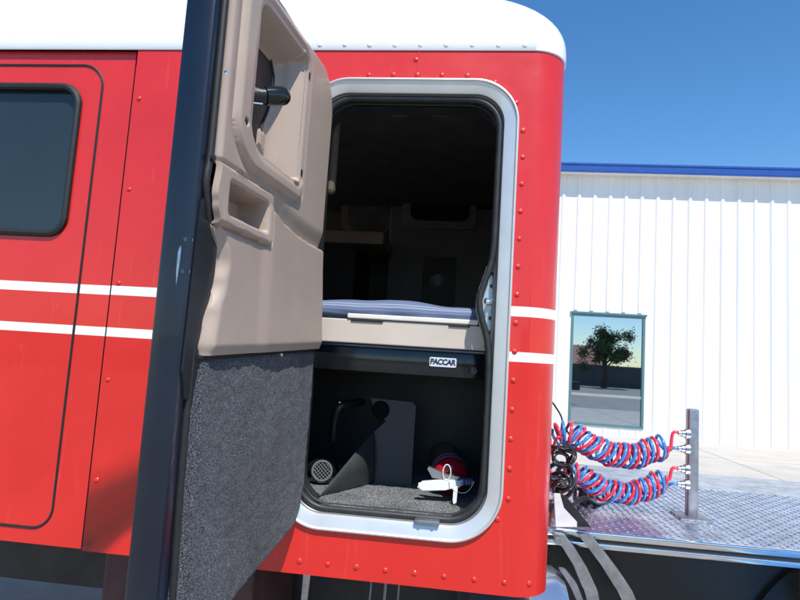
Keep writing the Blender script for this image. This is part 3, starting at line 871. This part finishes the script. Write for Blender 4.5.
# polished tank below the rear corner
bm = bmesh.new()
lathe(bm, (.03, .40, .655), (1, 0, 0), [(0, 0), (.0, .20), (.006, .27), (.03, .295), (.10, .30), (.22, .30), (.30, .295), (.33, .275), (.345, .22), (.352, .1), (.353, 0)], 56)
link('air_tank', bm, simple('brushed pale aluminium', (.62, .68, .76), .22, .9, .06, 12), under, True)

# rear deck behind the sleeper
deck = empty('rear_deck', (0, 0, 0), parent=truck)
bm = bmesh.new(); box(bm, (.275, .515, 1.020), (2.2, 2.0, 1.030)); link('tread_plate', bm, DIAM, deck)
bm = bmesh.new()
for i in range(46):
    for j in range(34):
        x, y = .285+.030*i, .53+.030*j
        a = .7854 if (i+j) % 2 else -.7854
        u = Vector((math.cos(a), math.sin(a), 0)); v = Vector((-u.y, u.x, 0)); c = Vector((x, y, 1.030))
        r_ = [bm.verts.new(c+u*.012), bm.verts.new(c+v*.0042), bm.verts.new(c-u*.012), bm.verts.new(c-v*.0042)]
        t1, t2 = bm.verts.new(c+u*.006+Vector((0, 0, .0024))), bm.verts.new(c-u*.006+Vector((0, 0, .0024)))
        bm.faces.new((r_[0], r_[1], t1)); bm.faces.new((r_[1], r_[2], t2)); bm.faces.new((r_[1], t2, t1)); bm.faces.new((r_[2], r_[3], t2)); bm.faces.new((r_[3], r_[0], t1)); bm.faces.new((r_[3], t1, t2))
link('tread_pattern', bm, simple('bright tread', (.85, .86, .88), .22, 1, .1, 30), deck)
bm = bmesh.new(); box(bm, (.27, .492, 1.030), (2.25, .510, 1.052), .003); box(bm, (.27, .488, 1.000), (2.25, .512, 1.018), .003); link('deck_edge', bm, CHR, deck, True)
bm = bmesh.new(); box(bm, (.27, .497, 1.018), (2.25, .506, 1.030)); link('deck_edge_gap', bm, BLK, deck)
# upright polished bracket on the deck and its dark slot
def A5(x, y, Y=.52): return at(x, y, Y)
bm = bmesh.new(); slab(bm, [A5(554, 494), A5(560, 494), A5(564, 508), A5(577, 522), A5(577, 527), A5(556, 527)], (0, .012, 0)); link('deck_bracket', bm, simple('bright white aluminium', (.75, .76, .77), .35, .3, .1, 20), deck)
bm = bmesh.new(); slab(bm, [A5(561, 493, .56), A5(568, 499, .56), A5(591, 527, .56), A5(577, 527, .56), A5(564, 508, .56)], (0, .02, 0)); link('gusset_plate', bm, BLK, deck)
for k, (x, y, Y, r) in enumerate(((553, 507, .62, .020), (551, 487, .7, .026), (583, 500, 1.0, .03), (592, 494, 1.1, .025))):
    q = at(x, y, Y); bm = bmesh.new(); lathe(bm, (q.x, q.y, 1.031), (0, 0, 1), [(0, r), (.02, r), (.024, r*.7), (.05, r*.6), (.052, r*.9), (.066, r*.9), (.07, 0)], 8 if k % 2 else 20); link('air_fitting', bm, (STEEL, CHR, BLK, STEEL)[k], deck, True)
bm = bmesh.new(); tube(bm, smoothpath([at(549, 512, .6), at(556, 500, .62), at(570, 506, .75), at(585, 498, .9), at(600, 505, 1.0), at(630, 500, 1.2)], 6), .009, 8); link('air_line', bm, BLK, deck, True)
# step struts going down-right below the deck
def strut(pts, w_, Y, mat, nm='fender_strut'):
    P = [at(x, y, Y) for x, y in pts]
    bm = bmesh.new(); L = [q for q in P]; R_ = [q+Vector((w_, 0, 0)) for q in P][::-1]
    slab(bm, L+R_, (0, .03, 0)); bmesh.ops.bevel(bm, geom=bm.edges[:], offset=.003, segments=2, affect='EDGES'); link(nm, bm, mat, deck, True)
strut([(552, 534), (563, 548), (574, 566), (585, 590), (588, 606)], .040, .42, STEEL)
strut([(577, 534), (590, 550), (602, 566), (618, 590), (630, 620)], .046, .46, STEEL)
strut([(559, 570), (570, 584), (577, 602)], .022, .36, GREYM)
bm = bmesh.new()
for k in range(1): lathe(bm, at(557+k*25, 540, .41), (0, -1, 0), [(0, .012), (.012, .012), (.014, .006), (.014, 0)], 14)
link('strut_bolt', bm, STEEL, deck, True)
bm = bmesh.new(); box(bm, (.30, .62, .55), (2.1, .66, .995)); link('skirt_plate', bm, BLK, deck)

# rear wheel with polished fender, right of the deck
def wheel(x, y, z, par):
    wh = empty('wheel', (0, 0, 0), parent=par)
    bm = bmesh.new(); R = .51
    lathe(bm, (x, y, z), (0, 1, 0), [(0.02, .29), (0, .36), (.0, .44), (.02, .49), (.05, R), (.22, R), (.25, .49), (.27, .44), (.27, .36), (.25, .29)], 72)
    for k in range(36):
        a = 2*PI*k/36
        for yy in (.055, .145):
            c = Vector((x+math.cos(a)*(R+.003), y+yy+.035, z+math.sin(a)*(R+.003)))
            t = Vector((-math.sin(a), 0, math.cos(a))); n_ = Vector((math.cos(a), 0, math.sin(a)))
            slab(bm, [c+t*.03+Vector((0, -.035, 0)), c-t*.02+Vector((0, -.035, 0)), c-t*.03+Vector((0, .035, 0)), c+t*.02+Vector((0, .035, 0))], n_*.012)
    link('tyre', bm, TYRE, wh, True)
    bm = bmesh.new(); lathe(bm, (x, y, z), (0, 1, 0), [(.02, .29), (.03, .27), (.12, .25), (.14, .20), (.13, .12), (.06, .11), (.05, .0)], 48); link('rim', bm, CHR, wh, True)
wheel(1.55, .02, .51, truck); wheel(2.95, .02, .51, truck)
bm = bmesh.new()
pr = []
for k in range(25):
    a = math.radians(165-k*110/24); pr.append((1.55+.60*math.cos(a), .51+.60*math.sin(a)))
lp = [(x, 0, z) for x, z in pr]+[(x-(x-1.55)*.01, 0, z-(z-.51)*.012) for x, z in pr[::-1]]
slab(bm, lp, (0, .6, 0)); link('mudguard', bm, CHR, deck, True)

# ================================================================== HOSES
def helix(path, R, turns, ph, rough=0., seed=0, n=16):
    path = smoothpath(path, 24); L = [0]
    for a, b in zip(path, path[1:]): L.append(L[-1]+(b-a).length)
    out = []; N = int(turns*n); j = 0
    for i in range(N+1):
        d = L[-1]*i/N
        while j < len(L)-2 and L[j+1] < d: j += 1
        t = (d-L[j])/max(1e-9, L[j+1]-L[j]); p_ = path[j].lerp(path[j+1], t); tg = (path[j+1]-path[j]).normalized()
        up = Vector((0, 0, 1)); s_ = tg.cross(up).normalized(); up = s_.cross(tg)
        a = 2*PI*i/n+ph
        rr = R*(1+rough*noise.noise(Vector((i*.06, seed, 0))))
        wob = Vector((noise.noise(Vector((i*.05, seed, 4))), noise.noise(Vector((i*.05, seed, 7))), noise.noise(Vector((i*.05, seed, 9)))))*R*rough
        out.append(p_+wob+s_*rr*math.cos(a)+up*rr*math.sin(a)+tg*.014*math.sin(a+.7))
    return out
HY = .92
c1 = [at(556, 436, HY), at(570, 433, HY), at(600, 450, HY), at(632, 456, HY), at(662, 446, HY)]
c2 = [at(566, 478, HY), at(580, 474, HY), at(600, 487, HY), at(632, 493, HY), at(662, 480, HY)]
def hose(name, paths, mat, label, r=.0066):
    bm = bmesh.new()
    for p_ in paths: tube(bm, p_, r, 8)
    return tag(link(name, bm, mat, None, 'all'), label, 'air hose', 'coiled air hoses behind the sleeper')
hc1 = helix(c1, .047, 11, 0, .18, 1); hc1b = helix(c1, .046, 11, 2.6, .18, 2)
hc2 = helix(c2, .040, 11, .5, .3, 3); hc2b = helix(c2, .040, 11, 3.3, .3, 4)
def lead(h, a, sag=.06):
    s_ = h[0]; return smoothpath([a, a.lerp(s_, .4)+Vector((-.01, 0, -sag)), s_+Vector((-.015, 0, -.01)), s_], 6)[:-1]+h
ga = Vector((.285, .85, 1.43)); gb = Vector((.285, .95, 1.40)); gc = Vector((.285, .80, 1.20))
PX = at(684, 440, HY); tails = [Vector((PX.x, HY-.02, 1.36)), Vector((PX.x, HY-.02, 1.30)), Vector((PX.x, HY-.02, 1.22)), Vector((PX.x, HY-.02, 1.16))]
def tail(h, q): e = h[-1]; return h+smoothpath([e, Vector((e.x*.45+(q.x-.05)*.55, e.y*.4+q.y*.6, min(e.z, q.z)-.012)), q-Vector((.05, 0, 0)), q-Vector((.02, 0, 0))], 6)[1:]
hose('coiled_hose', [tail(lead(hc1, at(550, 438, HY)), tails[0])], HRED, 'upper red coiled air hose hanging behind the sleeper, wound with the upper blue one')
hose('coiled_hose', [tail(lead(hc1b, at(549, 432, HY)), tails[1])], HBLUE, 'upper blue coiled air hose hanging behind the sleeper, wound with the upper red one')
hose('coiled_hose', [tail(lead(hc2, at(550, 470, HY), .02), tails[2])], HRED, 'lower red coiled air hose beside the black cable loops behind the sleeper')
hose('coiled_hose', [tail(lead(hc2b, at(549, 480, HY), .02), tails[3])], HBLUE, 'lower blue coiled air hose just above the bright deck behind the sleeper')
post = empty('hose_post', (0, 0, 0), 'upright grey post on the deck that the coiled hoses plug into', 'post')
bm = bmesh.new(); box(bm, (PX.x+.012, HY-.02, 1.031), (PX.x+.052, HY+.02, 1.46), .006); box(bm, (PX.x-.03, HY-.06, 1.0305), (PX.x+.09, HY+.06, 1.038), .002); link('post_body', bm, GREYM, post, True)
for q in tails:
    bm = bmesh.new(); lathe(bm, q+Vector((-.03, 0, 0)), (1, 0, 0), [(0, 0), (0, .010), (.012, .010), (.012, .014), (.026, .014), (.026, .020), (.042, .020), (.042, 0)], 18); link('hose_coupling', bm, STEEL, post, True)
# black cable coils
bm = bmesh.new(); rnd = random.Random(3); pts = []
for k in range(7*14):
    a = 2*PI*k/14; turn = k/14
    cx, cy = 562+3.2*math.sin(turn*2.1), 466+4.6*turn-6-(8 if turn < 2 else 0)
    p_ = at(cx+math.cos(a)*(10+1.6*math.sin(turn*3)), cy+math.sin(a)*(9.5+2*math.cos(turn*1.7)), .82+.03*math.sin(a+turn))
    pts.append(p_)
pts = [at(549, 446, .86)]+pts+[at(575, 500, .9), at(583, 512, .9)]
tube(bm, smoothpath(pts, 2), .0085, 8)
tag(link('electric_cable', bm, HBLK, None, 'all'), 'black coiled trailer cable looped between the two pairs of air hoses', 'cable')
bm = bmesh.new(); tube(bm, smoothpath([at(549, 398, .95), at(555, 406, .95), at(561, 416, .95), at(563, 424, .94), at(569, 434, .93)], 6), .004, 6)
tag(link('support_wire', bm, HBLK, None, 'all'), 'thin black wire holding up the start of the upper coiled hoses', 'wire')

# ================================================================== EXTINGUISHER
ext = empty('fire_extinguisher', (0, 0, 0), 'red fire extinguisher with white handle lying on the compartment carpet', 'fire extinguisher')
eo = at(452, 472, .24); eo.z = FZ+.006+.056
axv = Vector((-.10, 1, .0)).normalized()
bm = bmesh.new(); lathe(bm, eo, axv, [(-.012, .0), (-.012, .018), (-.004, .022), (.0, .030), (.010, .044), (.022, .052), (.036, .0555), (.36, .0555), (.375, .045), (.376, 0)], 40); link('cylinder_body', bm, EXTR, ext, True)
for y in (.055, .105):
    bm = bmesh.new(); lathe(bm, eo, axv, [(y, .0555), (y, .0585), (y+.014, .0585), (y+.014, .0555)], 40); link('bracket_strap', bm, simple('violet grey strap', (.07, .065, .10), .3, .5), ext, True)
bm = bmesh.new(); lathe(bm, eo, -axv, [(.008, .017), (.02, .017), (.022, .014), (.045, .013), (.05, .008), (.052, 0)], 20); link('valve', bm, GREYM, ext, True)
v0 = eo-axv*.035
bm = bmesh.new()
pth = [v0+Vector((.02, -.004, .0)), v0+Vector((-.02, -.012, .0)), v0+Vector((-.10, -.02, -.012))]
P = [v0+Vector(q) for q in ((.030, -.012, .006), (-.012, -.02, .010), (-.095, -.026, -.002), (-.103, -.028, -.012), (-.100, -.028, -.024), (-.086, -.026, -.031), (-.02, -.02, -.020), (.028, -.012, -.012))]
slab(bm, P, (0, -.022, 0)); bmesh.ops.bevel(bm, geom=bm.edges[:], offset=.006, segments=3, affect='EDGES'); link('carry_handle', bm, WPL, ext, True)
bm = bmesh.new()
P = [v0+Vector(q) for q in ((.02, -.01, .018), (-.02, -.012, .022), (-.072, -.014, .040), (-.076, -.014, .034), (-.060, -.014, .010), (.01, -.012, .006))]
slab(bm, P, (0, -.018, 0)); link('squeeze_lever', bm, simple('zinc lever', (.35, .37, .37), .35, .8), ext, True)
bm = bmesh.new(); lathe(bm, v0+Vector((.018, -.018, .003)), (1, 0, .05), [(0, .010), (.012, .011)]+[(.012+.004*k, .012 if k % 2 else .0095) for k in range(8)]+[(.044, 0)], 18); link('hose_thread', bm, simple('anodised blue fitting', (.16, .22, .42), .3, .7), ext, True)
bm = bmesh.new(); tube(bm, [v0+Vector((-.018+.0115*math.cos(2*PI*k/24), -.036, .030+.022*math.sin(2*PI*k/24))) for k in range(24)], .0016, 6, True); link('safety_pin_ring', bm, WPL, ext, True)
bm = bmesh.new(); slab(bm, [v0+Vector(q) for q in ((.004, -.048, -.004), (.016, -.048, -.004), (.014, -.050, -.050), (.006, -.051, -.055), (.003, -.050, -.045))], (0, -.002, 0)); link('seal_tag', bm, WPL, ext)
bm = bmesh.new(); tube(bm, smoothpath([v0+Vector((-.01, -.04, .01)), v0+Vector((.0, -.05, -.012)), v0+Vector((.03, -.05, -.022)), v0+Vector((.05, -.045, -.012)), v0+Vector((.062, -.04, .012))], 6), .0011, 5); link('tie_wire', bm, WPL, ext, True)

# ================================================================== BACKGROUND
def sheet(name, x0, x1, y0, y1, z, mat, n=1):
    bm = bmesh.new()
    bm.faces.new([bm.verts.new(p) for p in ((x0, y0, z), (x1, y0, z), (x1, y1, z), (x0, y1, z))])
    o = link(name, bm, mat); o['kind'] = 'structure'; return o
sheet('ground', -400, 400, -400, 400, 0, ASPH)
sheet('pavement', -60, 80, 3.6, 12.87, .004, CONC)
# building
BY = 12.85; BT = 6.72
bld = empty('metal_building', (0, 0, 0), 'white ribbed metal building with blue roof edge behind the truck', 'building')
bm = bmesh.new()
wx0, wx1, wz0, wz1 = at(571.6, 312, BY).x, at(571.6, 312, BY).x+1.75, at(571, 424, BY).z, at(572, 313, BY).z
def wallpiece(x0, x1, z0, z1): box(bm, (x0, BY, z0), (x1, BY+.2, z1))
wallpiece(-30, wx0, 0, BT); wallpiece(wx1, 34, 0, BT); wallpiece(wx0, wx1, wz1, BT); wallpiece(wx0, wx1, 0, wz0)
wall = link('wall', bm, SIDE, bld)
bm = bmesh.new()
sp0 = at(564, 190, BY).x; step = (at(595, 190, BY).x-at(564, 190, BY).x)/2
k = -40
while k < 60:
    x = sp0+k*step
    if x < 33:
        zlo, segs = 0, [(0.0, BT-.1)]
        if wx0-.06 < x < wx1+.06: segs = [(0, wz0-.05), (wz1+.08, BT-.1)]
        for a, b in segs:
            slab(bm, [(x-.055, BY-.001, a), (x-.022, BY-.034, a), (x+.022, BY-.034, a), (x+.055, BY-.001, a)], (0, 0, b-a))
    k += 1
ribs = link('siding_ribs', bm, SIDE, bld)
ez = at(580, 171, BY-.3).z; et = at(580, 164, BY-.3).z
bm = bmesh.new(); box(bm, (-30.2, BY-.32, ez), (34.2, BY-.30, et), .006); box(bm, (-30.2, BY-.335, et-.02), (34.2, BY-.30, et+.025)); box(bm, (-30.2, BY-.325, ez-.03), (34.2, BY-.30, ez-.004))
link('roof_edge', bm, TRIMB, bld)
bm = bmesh.new(); slab(bm, [(-30, BY-.30, ez), (-30, BY-.30, et-.02), (-30, BY+9, et+.9), (-30, BY+9, ez)], (64, 0, 0)); link('roof', bm, SIDE, bld)
bm = bmesh.new()
t = .055
box(bm, (wx0, BY-.03, wz0), (wx0+t, BY+.1, wz1)); box(bm, (wx1-t, BY-.03, wz0), (wx1, BY+.1, wz1))
box(bm, (wx0+t, BY-.03, wz1-t), (wx1-t, BY+.1, wz1)); box(bm, (wx0+t, BY-.03, wz0), (wx1-t, BY+.1, wz0+t)); box(bm, (wx0-.03, BY-.06, wz1), (wx1+.03, BY+.0, wz1+.045))
win = link('window', bm, TEAL, bld)
zm = at(580, 394, BY).z
bm = bmesh.new(); box(bm, (wx0+t, BY-.01, zm-.03), (wx1-t, BY+.06, zm+.03)); link('window_sash', bm, BRZ, win)
bm = bmesh.new(); box(bm, (wx0+t, BY+.02, zm+.03), (wx1-t, BY+.03, wz1-t)); box(bm, (wx0+t, BY+.02, wz0+t), (wx1-t, BY+.03, zm-.03)); link('window_pane', bm, WGL, win)

# what the window mirrors: a tile-roofed house, a block wall and a tree behind the camera
def mirror_pt(x, y, dist):
    """point `dist` metres in front of the pane that the pane shows at pixel x, y"""
    d = ray(x, y); p_ = CAM+d*(BY+.02-CAM.y); return Vector((p_.x+d.x*dist, BY+.02-dist, p_.z+d.z*dist))
h1 = mirror_pt(572, 362, 45); h2 = mirror_pt(588, 346, 45); g0 = mirror_pt(590, 369, 45)
hs = empty('house', (0, 0, 0), 'tan house with terracotta roof mirrored in the building window', 'house')
hx0, hx1 = h1.x-6, h2.x+1.0; hy = h1.y
bm = bmesh.new(); box(bm, (hx0, hy-8, 0), (hx1, hy, h1.z-.6)); link('house_wall', bm, STUCCO, hs)
bm = bmesh.new(); slab(bm, [(hx0-.5, hy+.6, h1.z-.6), (hx0-.5, hy-4, h2.z+.2), (hx0-.5, hy-8.6, h1.z-.6)], (hx1-hx0+1, 0, 0)); link('house_roof', bm, TILE, hs)
bm = bmesh.new(); box(bm, (-40, hy+6, 0), (60, hy+6.2, 1.9)); tag(link('block_wall', bm, simple('dark screen wall', (.10, .12, .12), .8, 0, .2, 1)), 'long dark screen wall in front of the house mirrored in the window', 'wall')
def tree(px, py, dist, R, n, seed):
    c = mirror_pt(px, py, dist); rnd = random.Random(seed)
    t_ = empty('tree', (0, 0, 0), 'leafy green tree mirrored at the right of the building window', 'tree')
    bm = bmesh.new(); base = Vector((c.x, c.y, 0))
    tube(bm, [base, base+Vector((.1, 0, c.z*.4)), Vector((c.x, c.y, c.z))], [.28, .2, .1], 8)
    for k in range(7):
        a = k*2.4; tube(bm, [base+Vector((0, 0, c.z*.45+.15*k)), c+Vector((math.cos(a)*R*.6, math.sin(a)*R*.6, R*.3*(k % 3-1)))], [.1, .03], 6)
    link('trunk', bm, BARK, t_, True)
    bm = bmesh.new()
    cl = [Vector((rnd.gauss(0, .45), rnd.gauss(0, .45), rnd.gauss(0, .42)))*R for _ in range(26)]
    for _ in range(n):
        q = c+rnd.choice(cl)+Vector((rnd.gauss(0, 1), rnd.gauss(0, 1), rnd.gauss(0, 1)))*R*.16
        a = Vector((rnd.gauss(0, 1), rnd.gauss(0, 1), rnd.gauss(0, 1))).normalized()*.10; b = a.orthogonal().normalized()*.06
        bm.faces.new([bm.verts.new(q+v) for v in (a, b, -a, -b)])
    link('crown', bm, LEAF, t_)
tree(605, 349, 36, 1.7, 6500, 5)
